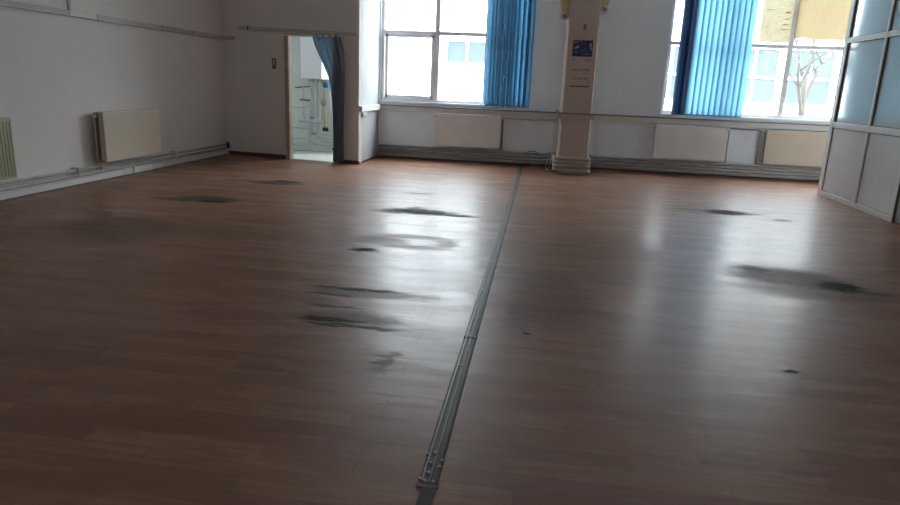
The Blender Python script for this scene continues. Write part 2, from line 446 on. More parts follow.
# ------------------------------------------------------------------ column against the window wall
CX0, CX1, CY = .285, .765, 10.65
ch = .03
poly = [(CX0, YB), (CX0, CY + ch), (CX0 + ch, CY), (CX1 - ch * .5, CY), (CX1, CY + ch * .5), (CX1, YB)]
struct(MB().prism(poly, 'z', 0, CH).build('column', 'column'), 'pinkish beige square pillar with a wall calendar between the windows', 'pillar')

def corbel(x, s, zb, label):
    """flared plaster bracket on one flank of the column; s = -1 left, +1 right"""
    root = tag(empty('corbel', (x, CY + .16, zb)), label, 'corbel', 'plaster corbels on the pillar')
    y0, y1 = CY + .02, CY + .30
    prof = []
    top = 2.98
    for k in range(13):
        t = k / 12; prof.append((x + s * (.105 + .05 * t ** 2 + .028 * math.sin(t * PI)), zb + .13 + (top - zb - .13) * t))
    pl = [(x, zb + .10), (x + s * .07, zb + .105)] + prof + [(x, top)]
    MB().prism(pl, 'y', y0, y1).build('bracket', 'corbel', root)
    v = MB()
    v.lathe([(.0, -.15), (.045, -.148), (.062, -.13), (.065, 0), (.062, .13), (.045, .148), (0.0001, .15)], (x + s * .062, (y0 + y1) / 2, zb + .075), 'y', 20)
    v.build('scroll', 'corbel_pale', root)
    MB().lathe([(.026, -.165), (.03, -.155), (.03, .155), (.026, .165)], (x + s * .058, (y0 + y1) / 2, zb + .06), 'y', 14).build('eye', 'ledge', root)
    MB().box(x if s > 0 else x - .20, x + .20 if s > 0 else x, y0 - .02, y1 + .02, top, top + .05, .01).build('abacus', 'corbel_pale', root)
corbel(CX0, -1, 2.32, 'yellowed plaster corbel on the pillar flank facing the first window')
corbel(CX1, 1, 2.43, 'yellowed plaster corbel on the pillar flank facing the papered window')

# calendar
cal = tag(empty('wall_calendar', (.54, CY - .004, 1.70)), 'tall wall calendar with a dark blue picture hanging on the pillar', 'calendar')
def at_cal(x0, x1, z0, z1, y=.003, t=.001): return MB().box(x0, x1, CY - y - t, CY - y, z0, z1)
at_cal(.385, .695, 1.350, 2.045, .0005, .0025).build('sheet', 'poster', cal)
pic = at_cal(.39, .69, 1.80, 2.04).build('picture', 'navy_ink', cal)
pp = MB()
for k in range(14):
    x = .40 + random.random() * .24; z = 1.83 + random.random() * .16
    pp.box(x, x + .02 + random.random() * .05, CY - .0052, CY - .004, z, z + .01 + random.random() * .03)
pp.build('picture_blue', 'blue_ink', pic)
for (x, z, a, b) in ((.645, 1.94, .025, .06), (.655, 1.90, .02, .03), (.415, 1.915, .04, .02), (.45, 1.93, .03, .025), (.43, 1.86, .02, .012), (.56, 1.835, .08, .006)):
    MB().box(x, x + a, CY - .0062, CY - .005, z, z + b, .002).build('picture_highlight', 'pale_ink', pic)
pp = MB(); pp.box(.395, .47, CY - .0062, CY - .005, 1.985, 2.03, .003); pp.box(.47, .53, CY - .0062, CY - .005, 2.01, 2.034, .003)
pp.build('picture_roof', 'brown_ink', pic)
pp = MB()
for (z, h, xs) in ((1.748, .012, [(.40, .44), (.58, .685)]), (1.728, .010, [(.41, .43), (.61, .67)]),
                   (1.602, .016, [(.405, .47), (.478, .50), (.51, .58), (.59, .66)]), (1.588, .006, [(.40, .68)]), (1.545, .012, [(.575, .615), (.625, .64)]),
                   (1.475, .013, [(.40, .43), (.44, .50), (.51, .57), (.58, .65), (.655, .675)]), (1.459, .005, [(.40, .68)]), (1.405, .014, [(.645, .665)])):
    for a, b in xs: pp.box(a, b, CY - .0045, CY - .003, z, z + h)
pp.build('print', 'red_ink', cal)
MB().box(.388, .692, CY - .012, CY - .003, 1.350, 1.368, .003).build('bottom_rail', 'ink', cal)
hg = MB(); hg.tube([(.48, CY - .006, 2.045), (.535, CY - .008, 2.235), (.59, CY - .006, 2.045)], .0022, 6)
hg.build('hanging_string', 'red_ink', cal)
MB().lathe([(.003, 0), (.003, -.02), (.011, -.022), (.011, -.026)], (.535, CY, 2.235), 'y', 10).build('nail', 'ink', cal)
MB().box(.525, .575, CY - .004, CY - .0005, 2.19, 2.27, .001).build('hanger_tab', 'red_ink', cal)

# ------------------------------------------------------------------ ledges and trunking
def trunking(name, mb, mat, label, cat='cable trunking', group=None): return tag(mb.build(name, mat), label, cat, group)
G_T = None
# dado trunking under the sills, with a dark stone-look lip
def dado(x0, x1, label):
    r = tag(empty('cable_trunking', (x0, YB, .86)), label, 'cable trunking', 'dado trunking under the windows')
    MB().box(x0, x1, YB - .055, YB, .825, .905, .006).build('body', 'trunk', r)
    MB().box(x0, x1, YB - .085, YB, .905, .928, .005).build('cover_lip', 'ledge', r)
    return r
dado(XS, CX0 - .045, 'white dado trunking with a grey lip under the first window, ending at the pillar')
dado(CX1 + .045, XR, 'white dado trunking with a grey lip running from the pillar under the papered window')
r = tag(empty('cable_trunking', (CX0, CY, .9)), 'narrow trunking band wrapped round the pillar at sill height', 'cable trunking', 'dado trunking under the windows')
b = MB(); b.box(CX0 - .045, CX1 + .045, CY - .04, CY - .001, .865, .935, .008)
b.box(CX0 - .045, CX0 - .001, CY - .001, YB, .865, .935, .008); b.box(CX1 + .001, CX1 + .045, CY - .001, YB, .865, .935, .008)
b.build('body', 'trunk_grey', r)
b = MB(); b.box(CX0 - .055, CX1 + .055, CY - .05, CY - .001, .935, .955, .005)
b.box(CX0 - .055, CX0 - .001, CY - .001, YB, .935, .955, .005); b.box(CX1 + .001, CX1 + .055, CY - .001, YB, .935, .955, .005)
b.build('cover_lip', 'ledge', r)
r = tag(empty('cable_trunking', (XS, YD + .05, .87)), 'short white trunking on the bright return wall beside the doorway', 'cable trunking', 'dado trunking under the windows')
MB().box(XS, XS + .05, YD + .02, YB - .09, .828, .895, .007).build('body', 'pvc', r)
MB().box(XS, XS + .055, YD - .005, YB - .09, .895, .918, .006).build('cover_lip', 'trunk', r)
sb = tag(empty('junction_box', (XS, YD + .25, .785)), 'small grey junction box under the trunking of the return wall', 'junction box')
MB().box(XS, XS + .045, YD + .10, YD + .40, .752, .820, .008).build('housing', 'trunk_grey', sb)
MB().box(XS + .045, XS + .052, YD + .13, YD + .22, .765, .807, .004).build('cover_plate', 'trunk_lid', sb)

# high rail along the left wall and over the doorway
r = tag(empty('cable_trunking', (XL, 6, 1.9)), 'grey shade-toned cable trunking running high along the long left wall', 'cable trunking', 'high level trunking')
MB().box(XL, XL + .035, YF, YD + .41, 1.865, 1.93, .005).build('body', 'trunk_grey', r)
MB().box(XL + .035, XL + .040, 7.08, 7.52, 1.868, 1.927, .003).build('replacement_lid', 'trunk_lid', r)['label'] = 'paler replacement lid section'
for y in (7.55, 8.9, 9.75): MB().box(XL + .034, XL + .041, y, y + .02, 1.86, 1.935, .003).build('joint_clip', 'trunk_grey', r)
r = tag(MB().box(XL, XL + .025, 7.085, 7.125, 1.93, CH, .004).build('cable_conduit', 'trunk_grey'), 'thin upright conduit rising from the high rail to the ceiling', 'conduit')
r = swing(tag(MB().box(XS - 2.425, XS - 2.22, YD - .03, YD, 1.868, 1.925, .005).build('cable_trunking', 'trunk_grey'), 'short stub of grey trunking turning the corner beside the doorway wall', 'cable trunking', 'high level trunking'))
r = tag(empty('cable_trunking', (XS - 2.15, YD, 2.04)), 'grey trunking stepping up over the open doorway', 'cable trunking', 'high level trunking')
tilt = ((XS - 2.15, YD, 2.045), 'Y', .033)
MB().box(XS - 2.15, XS - .03, YD - .03, YD, 2.032, 2.087, .005, rot=tilt).build('body', 'trunk_grey', r)
MB().box(XS - 1.96, XS - 1.94, YD - .038, YD - .028, 2.022, 2.094, .003, rot=tilt).build('joint_clip', 'ink', r)
swing(r)

# floor-level trunking along the left wall
r = tag(MB().box(XL, XL + .055, YF, 7.98, .006, .098, .008).build('skirting_trunking', 'trunk'), 'broad pale skirting trunking at the foot of the wall below the ribbed radiator', 'cable trunking', 'skirting trunking along the left wall')
r = tag(MB().box(XL, XL + .062, 8.0, 8.42, .006, .105, .008).build('skirting_trunking', 'pvc'), 'short whiter piece of skirting trunking joining the two longer runs', 'cable trunking', 'skirting trunking along the left wall')
r = tag(MB().box(XL, XL + .045, 8.44, YD + .38, .006, .075, .008).build('skirting_trunking', 'trunk'), 'thinner skirting trunking reaching the corner beside the doorway wall', 'cable trunking', 'skirting trunking along the left wall')

# skirting boards
swing(struct(MB().box(XS - 2.42, DX0 - .07, YD - .016, YD, 0, .06, .004).build('baseboard_rear', 'skirting'), 'dark brown skirting left of the doorway', 'skirting'))
swing(struct(MB().box(DX1 + .05, XS + .012, YD - .016, YD, 0, .06, .004).build('baseboard_doorway', 'skirting'), 'dark brown skirting between doorway and corner', 'skirting'))
struct(MB().box(XS, XS + .014, YD - .016, YB - .09, 0, .035, .004).build('baseboard_side', 'skirting'), 'thin brown skirting of the bright return wall', 'skirting')
struct(MB().box(XS + .015, CX0, YB - .02, YB, 0, .055, .004).build('baseboard_back', 'skirting'), 'dark skirting behind the heating pipes left of the pillar', 'skirting')
struct(MB().box(CX1, XR, YB - .02, YB, 0, .055, .004).build('baseboard_right', 'skirting'), 'dark skirting behind the heating pipes right of the pillar', 'skirting')

# ------------------------------------------------------------------ doorway
d = struct(empty('door_1', (DX0, YD, 0)), 'brown wooden frame of the open boiler room doorway', 'doorway')
MB().box(DX0 - .050, DX0 + .028, YD - .02, YD - .0005, 0, DZ, .004).build('architrave', 'wood', d)
MB().box(DX0, DX0 + .03, YD, YD + .07, 0, DZ, .003).build('jamb', 'wood', d)
MB().box(DX1 - .03, DX1, YD - .02, YD + .125, 0, DZ, .004).build('jamb', 'wood', d)
MB().box(DX0 + .03, DX1 - .03, YD + .01, YD + .125, DZ - .035, DZ, .004).build('head', 'wood', d)
MB().box(DX0 + .03, DX1 - .03, YD - .01, YD + .125, 0, .008).build('threshold', 'cement', d)
swing(d)

rod = tag(empty('curtain_rod', (-3.6, YD - .035, 1.965)), 'thin white curtain rod across the top of the doorway', 'curtain rod')
MB().tube([(DX0 - .02, YD - .075, 1.952), (-3.10, YD - .075, 1.952)], .011, 10).build('rod', 'pvc', rod)
for x in (DX0 - .015, -3.115):
    MB().tube([(x, YD - .075, 1.952), (x, YD, 1.952)], .007, 8).build('bracket', 'alu_dark', rod)

swing(rod)

def curtain_pt(u, v):
    z = 1.975 - v * 1.945
    key = [(1.976, -3.63, -3.14), (1.80, -3.57, -3.09), (1.67, -3.498, -3.07), (1.34, -3.325, -3.068), (.99, -3.285, -3.075), (.45, -3.272, -3.075), (.03, -3.268, -3.07)]
    for (z1, a1, b1), (z0, a0, b0) in zip(key, key[1:]):
        if z >= z0 - 1e-6:
            t = (z1 - z) / (z1 - z0); xl = a1 + (a0 - a1) * t; xr = b1 + (b0 - b1) * t; break
    w = xr - xl
    ph = u * PI * 9 + .6 * math.sin(3 * z)
    depth = .018 + .016 * min(1, v * 2)
    return Vector((xl + w * u + .006 * math.sin(ph * 2), YD - .080 + depth * math.sin(ph) * (.8 + .2 * math.sin(5 * u + 2 * z)) - .012 * v, z))
cur = tag(empty('curtain', (-3.2, YD - .05, 0)), 'blue grey curtain drawn to one side of the boiler room doorway', 'curtain')
MB().grid(curtain_pt, 90, 60).build('cloth', 'curtain', cur)
for k in range(6):
    x = -3.60 + k * .088
    t = [(x, YD - .075 + .02 * math.cos(a), 1.952 + .02 * math.sin(a)) for a in [2 * PI * j / 12 for j in range(13)]]
    MB().tube(t, .003, 6).build('ring', 'alu', cur)
swing(cur)

sg = tag(empty('safety_sign', (-4.36, YD, 1.52)), 'small red safety sign on the wall left of the doorway', 'sign')
MB().box(-4.402, -4.322, YD - .004, YD, 1.435, 1.60, .0015).build('plate', 'red', sg)
MB().box(-4.376, -4.348, YD - .0055, YD - .0035, 1.49, 1.57, .001).build('emblem', 'poster', sg)
swing(sg)

# ------------------------------------------------------------------ radiators
def radiator(name, length, height, depth, mat, ribs=False, open_side=False):
    """built lengthwise along +x at y in [-depth, 0] (front at -depth), bottom at z=0"""
    r = empty(name, (0, 0, 0))
    f = MB(); f.box(0, length, -depth, -depth + .018, 0, height, .008)
    if ribs:
        n = int(length / .04)
        for k in range(n):
            x = (k + .5) * length / n; f.box(x - .010, x + .010, -depth - .006, -depth + .002, .03, height - .03, .004, seg=1)
    f.build('front_panel', mat, r)
    MB().box(.0 if open_side else .01, length - .01, -.045, -.015 if open_side else -.030, .01, height - .01, .006).build('back_panel', mat, r)
    c = MB(); n = int(length / .045)
    for k in range(n):
        x = .03 + k * (length - .06) / (n - 1); c.box(x - .003, x + .003, -depth + .018, -.046, .04, height - .035)
    c.build('convector_fin', 'radgap', r)
    g = MB(); g.box(0, length, -depth + .019, -depth + .026, height - .03, height); g.box(0, length, -.054, -.046, height - .03, height)
    m = int(length / .022)
    for k in range(m):
        x = .006 + k * (length - .012) / (m - 1); g.box(x - .004, x + .004, -depth + .02, -.046, height - .010, height - .003)
    g.build('top_grille', mat, r)
    if open_side:
        for x in (0, length - .006): MB().box(x, x + .006, -depth + .019, -.085, .02, height - .008, .002).build('side_cover', mat, r)
    for x in (() if open_side else (0, length - .006)): MB().box(x, x + .006, -depth + .019, -.046, .03, height - .012, .002).build('side_cover', mat, r)
    for x in (.15, length - .19):
        MB().box(x, x + .04, -.016 if open_side else -.03, 0, .08, height - .08, .003).build('wall_bracket', 'alu_dark', r)
    v = MB(); v.tube([(-.035, -depth * .5, height - .055), (.02, -depth * .5, height - .055)], .013, 10)
    vv = v.build('valve', 'brass', r)
    MB().lathe([(.014, 0), (.019, .005), (.021, .03), (.016, .038)], (-.045, -depth * .5, height - .075), 'z', 12).build('valve_cap', 'pvc', vv)
    return r

def place(r, loc, rz):
    r.location = loc; r.rotation_euler = (0, 0, rz); return r

def children(o): return [c for c in bpy.data.objects if c.parent == o]
def copy_tree(o, parent=None):
    c = o.copy(); COL.objects.link(c)
    if parent is not None: c.parent = parent
    for k in children(o): copy_tree(k, c)
    return c

G_R = 'radiators under the windows'
r1 = radiator('panel_radiator', 1.13, .555, .11, 'radiator_white')
r2 = copy_tree(r1); r3 = copy_tree(r1)
tag(place(r1, (-1.815, YB - .03, .265), 0), 'off-white panel radiator under the first window', 'radiator', G_R)
tag(place(r2, (1.895, YB - .03, .25), 0), 'off-white panel radiator under the blue blind, nearest the pillar on its right', 'radiator', G_R)
tag(place(r3, (3.65, YB - .03, .25), 0), 'panel radiator under the papered panes, running behind the glazed partition', 'radiator', G_R)
for ch in children(r3):
    if len(ch.data.materials) and ch.data.materials[0] == M['radiator_white']:
        ch.data = ch.data.copy(); ch.data.materials[0] = M['radiator']
# left wall: front faces +x, so turn by +90 degrees (length runs along +y, front towards +x)
rl = radiator('panel_radiator', 1.18, .59, .150, 'radiator', open_side=True)
tag(place(rl, (XL + .025, 7.29, .23), PI / 2), 'cream panel radiator on the long wall nearest the doorway corner', 'radiator')
rb = radiator('panel_radiator', 1.18, .59, .115, 'radiator_old', True)
MB().tube([(1.18, -.06, .555), (1.225, -.06, .555)], .02, 10).build('bleed_valve', 'brass', rb)
tag(place(rb, (XL + .025, 4.755, .22), PI / 2), 'yellowed ribbed radiator cut off at the edge of the view', 'radiator')
# ------------------------------------------------------------------ heating pipes
pz = [.205, .150, .098, .046]
lab = ['topmost', 'second', 'third', 'lowest']
for i, z in enumerate(pz):
    zc = [.247, .187, .124, .058][i]
    yw = YB - .062; e = .034
    cy = CY - e; xa = CX0 - e; xb = CX1 + e
    pts = [(XS + .03, yw, z), (CX0 - .16, yw, z), (xa, yw - .02, zc), (xa, cy, zc), (xb, cy, zc), (xb, yw - .02, zc), (CX1 + .16, yw, z), (XR - .05, yw, z)]
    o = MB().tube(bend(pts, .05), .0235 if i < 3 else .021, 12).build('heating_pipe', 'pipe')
    o.data.materials.append(M['pipe_pillar'])  # lighter at the pillar; the wall run's grey includes its shade
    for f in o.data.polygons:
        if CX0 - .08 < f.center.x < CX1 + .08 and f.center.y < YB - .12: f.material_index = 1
    tag(o, {0: 'topmost of the four painted heating pipes along the window wall and round the pillar foot',
            1: 'second heating pipe from the top along the window wall and round the pillar foot',
            2: 'third heating pipe from the top along the window wall and round the pillar foot',
            3: 'lowest heating pipe along the window wall, just above the floor'}[i], 'pipe', 'heating pipes along the window wall')
struct(MB().box(CX0 - .008, CX1 + .008, CY - .012, CY - .0005, 0, .285, .004).build('trim_3', 'column'), 'low painted plinth round the pillar foot behind the pipes', 'plinth')

for i, (z, rr) in enumerate(((.188, .017), (.132, .019))):
    o = MB().tube([(XL + .075 - .01 * (1 - i), YF + .05, z), (XL + .075 - .01 * (1 - i), YD + .33, z - .02)], rr, 12).build('heating_pipe', 'pipe')
    tag(o, ('upper' if i == 0 else 'lower') + ' of the two thin heating pipes along the long left wall', 'pipe', 'heating pipes along the left wall')
b = empty('pipe_valve', (XL + .08, YD + .31, .19))
tag(b, 'black pipe valve in the corner beside the doorway wall', 'valve')
MB().lathe([(.02, -.04), (.032, -.03), (.032, .03), (.02, .04)], (XL + .085, YD + .31, .15), 'z', 14).build('body', 'black', b)
MB().lathe([(.012, 0), (.03, .004), (.03, .02), (.012, .024)], (XL + .085, YD + .31, .19), 'z', 14).build('hand_wheel', 'black', b)
for y, lb in ((6.9, 'small pipe clamp on the left wall pipes between the two radiators'), (7.32, 'small pipe clamp on the left wall pipes below the cream radiator'), (9.0, 'small pipe clamp on the left wall pipes towards the doorway corner')):
    tag(MB().box(XL, XL + .10, y - .006, y + .006, .112, .206, .002).build('pipe_clamp', 'trunk'), lb, 'clamp', 'pipe clamps')

# thin radiator connections
def thin(pts, label, mat='pipe_white', r=.011):
    return tag(MB().tube(bend(pts, .03), r, 8).build('radiator_pipe', mat), label, 'pipe', 'thin radiator connections')
yp = YB - .085
thin([(-.685, yp, .78), (-.655, yp, .785), (.235, yp + .05, .785)], 'thin feed pipe running from the first window radiator to the pillar')
thin([(-.655, YB - .03, .76), (-.655, YB - .03, .232)], 'thin upright pipe at the pillar side of the first window radiator', 'pipe')
thin([(3.03, yp, .765), (3.075, yp, .765), (3.075, yp, .232)], 'thin upright pipe beside the radiator under the blue blind', 'pipe')
thin([(3.10, yp + .045, .79), (3.575, yp + .045, .79), (3.575, yp + .045, .232)], 'thin bent pipe arching between the two radiators right of the pillar', 'pipe')

# loose cable by the column
cb = [(-.22, YB - .11, .225), (-.15, YB - .12, .255), (-.06, YB - .12, .25), (-.0, YB - .11, .215)]
tag(MB().tube(bend(cb, .04), .006, 8).build('loose_cable', 'black'), 'short dark cable loop lying on top of the pipes left of the pillar', 'cable')
cb = [(.21, 11.05, .60), (.215, 11.05, .30), (.17, 11.02, .22), (.13, 11.0, .12), (.12, 10.98, .012), (.17, 10.95, .010), (.19, 10.97, .10), (.21, 11.0, .24)]
tag(MB().tube(bend(cb, .06), .006, 8).build('loose_cable', 'cable'), 'thin pale cable hanging in a loop beside the pillar foot', 'cable')

# ------------------------------------------------------------------ floor strip
st = tag(empty('floor_cable_duct', (-.29, 2, 0)), 'long metal cable duct strip screwed across the laminate floor', 'floor duct')
SX = -.288
y = 1.93; k = 0
for y1 in (3.28, 6.3, 9.2, YB - .10):
    b = MB()
    b.prism([(SX - .033, .0005), (SX - .030, .004), (SX + .030, .004), (SX + .033, .0005)], 'y', y, y1 - .006)
    s = b.build('rail_section', 'strip', st)
    for rx, rw, rm in ((-.021, .0045, 'alu_ridge'), (.003, .003, 'alu_ridge'), (.026, .004, 'alu_dark')):
        MB().prism([(SX + rx - rw, .003), (SX + rx - rw * .7, .0080), (SX + rx + rw * .7, .0080), (SX + rx + rw, .003)], 'y', y, y1 - .006).build('ridge', rm, s)
    ys = [y + .10 + i * .75 for i in range(int((y1 - y) / .75) + 1)] if k else [2.9]
    for yy in ys:
        MB().lathe([(.008, 0), (.0078, .003), (.004, .0045)], (SX - .010, yy, .004), 'z', 10).build('screw', 'screw', s)
    y = y1; k += 1
MB().box(SX - .036, SX + .036, 3.262, 3.285, .0005, .0086, .002).build('joint_plate', 'strip', st)
ep = MB().box(SX - .0365, SX + .0365, 1.90, 1.93, .0005, .0050, .001).build('end_plate', 'strip', st)
for (x, yy) in ((-.030, 2.10), (-.005, 2.115), (.028, 2.07), (-.022, 2.07), (-.01, 2.045), (-.008, 1.985), (-.031, 1.945), (-.012, 1.935), (.016, 1.935), (.024, 2.03)):
    MB().lathe([(.0075, 0), (.007, .0035), (.0035, .005)], (SX + x, yy, .0042), 'z', 10).build('screw', 'screw', ep)
MB().box(SX - .018, SX + .030, -1.0, 1.90, .0005, .004, .001).build('seam_cover', 'alu_dark', st)

# ------------------------------------------------------------------ vertical blinds
def slat_mesh(w, z0, z1, curve):
    """one fabric vane, width along local x, slightly curved"""
    def f(u, v):
        x = (u - .5) * w; return Vector((x, curve * (1 - (2 * u - 1) ** 2), z0 + (z1 - z0) * v))
    return MB().grid(f, 6, 10)
def blind(label, x0, x1, slats, yc):
    """slats: list of (x, angle in degrees, material)"""
    r = tag(empty('vertical_blind', ((x0 + x1) / 2, yc, 3.53)), label, 'blind', 'blue vertical blinds')
    MB().box(x0 - .05, x1 + .05, yc - .02, yc + .02, 3.545, 3.585, .005).build('head_rail', 'pvc', r)
    w = .127
    for (x, a, mt) in slats:
        mb = slat_mesh(w, .985, 3.54, .007)
        bmesh.ops.transform(mb.bm, matrix=Matrix.Translation((x, yc, 0)) @ Matrix.Rotation(math.radians(a), 4, 'Z'), verts=mb.bm.verts)
        s = mb.build('slat', mt, r)
        ca, sa = math.cos(math.radians(a)), math.sin(math.radians(a))
        wb = MB().box(x - w * .46, x + w * .46, yc - .003, yc + .003, .972, .996, .002, rot=((x, yc, .98), 'Z', math.radians(a)))
        wb.build('bottom_weight', mt, s)
    ch_ = MB(); xs = sorted(s[0] for s in slats)
    ch_.tube([(x, yc - .052, .982 - .004 * (i % 2)) for i, x in enumerate(xs)], .0018, 6)
    ch_.build('bead_chain', 'pvc', r)
    return r
S1 = [(-.945, 42, 'blind_dense'), (-.885, 40, 'blind_dense'), (-.825, 36, 'blind_dense'), (-.775, 44, 'blind_dense'), (-.725, 40, 'blind_dense'), (-.675, 46, 'blind_dense'), (-.625, 40, 'blind_dense'), (-.575, 44, 'blind_dense'), (-.52, 38, 'blind_dense'), (-.45, 24, 'blind_dense'), (-.365, 18, 'blind_dense'), (-.285, 14, 'blind_dense')]
blind('blue vertical blind gathered over the right part of the first window', -1.0, -.22, S1, YB - .065)
S2 = [(2.135, 62, 'navy'), (2.19, 35, 'navy'), (2.265, 25, 'navy'), (2.31, 40, 'navy')]
x = 2.39
while x < 3.25:
    S2.append((x, 14 + 16 * random.random(), 'blind')); x += .088
blind('blue vertical blind with shade-darkened slats at one end, lit through by the papered window', 2.1, 3.29, S2, YB - .07)

# ------------------------------------------------------------------ paper over the upper panes
def sheet(x0, x1, zf, z1, mat, label, ph, marks):
    r = tag(empty('paper_sheet', ((x0 + x1) / 2, YB + .05, 2.3)), label, 'paper', 'yellowed papers over the window')
    def f(u, v):
        zl = zf(u); z = zl + (z1 - zl) * v
        return Vector((x0 + (x1 - x0) * u, YB + .055 + .004 * math.sin(7 * u + 3 * v + ph), z))
    MB().grid(f, 60, 12).build('sheet', mat, r)
    for (x, z, w, h) in marks: MB().box(x, x + w, YB + .046, YB + .0475, z, z + h).build('faded_print', 'smudge', r)
rnd = random.Random(3)
jag = [rnd.random() for _ in range(80)]
sheet(3.36, 3.835, lambda u: 2.168 + .004 * math.sin(9 * u), 3.06, 'paper_green', 'pale yellow paper covering the pane beside the blue blind', 0,
      [(3.42, 2.66, .09, .012), (3.70, 2.62, .09, .016), (3.44, 2.39, .03, .03), (3.66, 2.36, .10, .02), (3.68, 2.44, .08, .014), (3.70, 2.52, .08, .012)])
sheet(3.885, 4.80, lambda u: 2.235 + .02 * math.sin(11 * u) * math.sin(5 * u) + .012 * jag[int(u * 60)], 3.06, 'paper', 'brownish yellow paper with a torn lower edge over the pane by the partition', 2,
      [(4.22, 2.50, .12, .010), (4.26, 2.46, .09, .010), (4.18, 2.68, .16, .008)])

# ------------------------------------------------------------------ glazed partition
PX = 3.985
def partition(name, label, horiz_axis, a0, a1, posts, fixed, d0, d1, gl=('frost', 'frost')):
    """horiz_axis 'y' : runs along y at x in [d0,d1];  'x' : runs along x at y in [d0,d1]"""
    r = tag(empty(name, (d0, a0, 0) if horiz_axis == 'y' else (a0, d0, 0)), label, 'partition', 'glazed partition walls')
    def bx(mb, p0, p1, q0, q1, z0, z1, bev=0.):
        if horiz_axis == 'y': mb.box(q0, q1, p0, p1, z0, z1, bev)
        else: mb.box(p0, p1, q0, q1, z0, z1, bev)
        return mb
    fr = MB(); ztop = 3.10
    for (p0, p1) in posts: bx(fr, p0, p1, d0, d1, 0, ztop, .006)
    for (z0, z1) in ((0, .07), (.945, 1.025), (2.06, 2.13), (ztop - .07, ztop)): bx(fr, a0, a1, d0 + .002, d1 - .002, z0, z1, .006)
    fr.build('frame', 'pvc', r)
    mid = (d0 + d1) / 2
    for i in range(len(posts) - 1):
        p0, p1 = posts[i][1], posts[i + 1][0]
        q = bx(MB(), p0 - .01, p1 + .01, mid - .012, mid + .012, .06, .95).build('lower_panel', 'pvc_panel', r)
        bx(MB(), p0 - .01, p1 + .01, mid - .003, mid + .003, 1.02, 2.065).build('glass_pane', gl[0], r)
        bx(MB(), p0 - .01, p1 + .01, mid - .003, mid + .003, 2.125, ztop - .06).build('glass_pane', gl[1], r)
        for (z0, z1) in ((.07, .945), (1.025, 2.06), (2.13, ztop - .07)):
            g = MB(); t = .012
            for dd in (d0 + .016, d1 - .024):
                bx(g, p0, p0 + t, dd, dd + .008, z0, z1); bx(g, p1 - t, p1, dd, dd + .008, z0, z1)
                bx(g, p0, p1, dd, dd + .008, z0, z0 + t * .5); bx(g, p0, p1, dd, dd + .008, z1 - t * .5, z1)
            g.build('gasket', 'gasket', r)
    return r
partition('glazed_partition', 'white framed glazed partition with grey-white lower panels, side facing the hall', 'y', 7.90, 9.99,
          [(7.90, 7.98), (8.825, 8.875), (9.88, 9.99)], None, PX, PX + .06)
partition('glazed_partition', 'white framed glazed partition return seen only as a sliver past the painted shade strip', 'x', PX + .062, 6.6,
          [(PX + .062, PX + .13), (5.20, 5.27), (6.52, 6.6)], None, 7.91, 7.97)
tag(MB().box(PX + .003, PX + .032, 7.887, 7.899, 0, 3.10, .003).build('corner_shade_strip', 'olive'), 'dark olive shade strip painted over the near end of the glazed partition', 'corner strip')  # dark strip put in for the shaded end face of the post
partition('glazed_partition', 'white framed glazed partition hidden side towards the windows', 'x', PX + .065, 6.6,
          [(PX + .065, PX + .14), (5.20, 5.27), (6.52, 6.6)], None, 9.92, 9.98)

# ------------------------------------------------------------------ boiler room
BX0, BX1, BY = -4.95, XS - .12, 11.90
struct(MB().prism([(BX1, YD + .16), (BX1, BY + .1), (BX0 - .1, BY + .1), (BX0 - .1, YD + .54)], 'z', 0, .006).build('floor_boiler_room', 'cement'), 'pale cement floor of the boiler room', 'floor')
w = MB(); WX0, WX1, WB0, WB1 = -3.62, -3.02, .8, 2.9
w.box(BX0 - .2, WX0, BY, BY + .15, 0, CH); w.box(WX1, BX1 + .12, BY, BY + .15, 0, CH); w.box(WX0, WX1, BY, BY + .15, 0, WB0); w.box(WX0, WX1, BY, BY + .15, WB1, CH)
struct(w.build('wall_boiler_room_back', 'tile'), 'pale greenish white back wall of the boiler room', 'wall')
struct(MB().box(BX0 - .2, BX0, YD + .56, BY, 0, CH).build('wall_boiler_room_left', 'tile'), 'pale side wall of the boiler room', 'wall')
struct(MB().box(XS - .12, XS - .0, YB, BY + .15, 0, CH).build('wall_boiler_room_right', 'tile'), 'pale side wall of the boiler room towards the window', 'wall')
bw = struct(empty('window_3', (WX0, BY, WB0)), 'small window of the boiler room beside the boiler', 'window')
f = MB(); f.box(WX0, WX0 + .05, BY + .03, BY + .09, WB0, WB1, .005); f.box(WX1 - .05, WX1, BY + .03, BY + .09, WB0, WB1, .005); f.box(WX0, WX1, BY + .03, BY + .09, WB0, WB0 + .05, .005); f.box(WX0, WX1, BY + .03, BY + .09, WB1 - .05, WB1, .005)
f.build('frame', 'winframe', bw); MB().box(WX0 + .03, WX1 - .03, BY + .055, BY + .061, WB0 + .03, WB1 - .03).build('pane', 'glass', bw)

bo = tag(empty('gas_boiler', (-4.05, BY, 1.3)), 'white wall-hung gas boiler seen through the doorway', 'boiler')
MB().box(-4.235, -3.845, 11.45, BY - .03, 1.30, 2.05, .012).build('casing', 'boiler', bo)
MB().box(-4.215, -3.865, 11.442, 11.452, 1.315, 1.42, .004).build('control_flap', 'boiler', bo)
for k, x in enumerate((-4.15, -4.08, -4.0, -3.93)):
    MB().lathe([(.016, 0), (.02, -.012), (.02, -.04), (.013, -.05)], (x, 11.72, 1.30), 'z', 10).build('pipe_union', 'brass', bo)
MB().tube([(-4.04, 11.7, 2.05), (-4.04, 11.7, 2.9)], .05, 14).build('flue', 'pvc', bo)
MB().box(-4.235, -3.845, BY - .03, BY, 1.32, 1.98).build('mounting_plate', 'alu_dark', bo)
pm = tag(empty('circulation_pump', (-3.86, 11.72, 1.2)), 'small blue circulation pump under the boiler', 'pump')
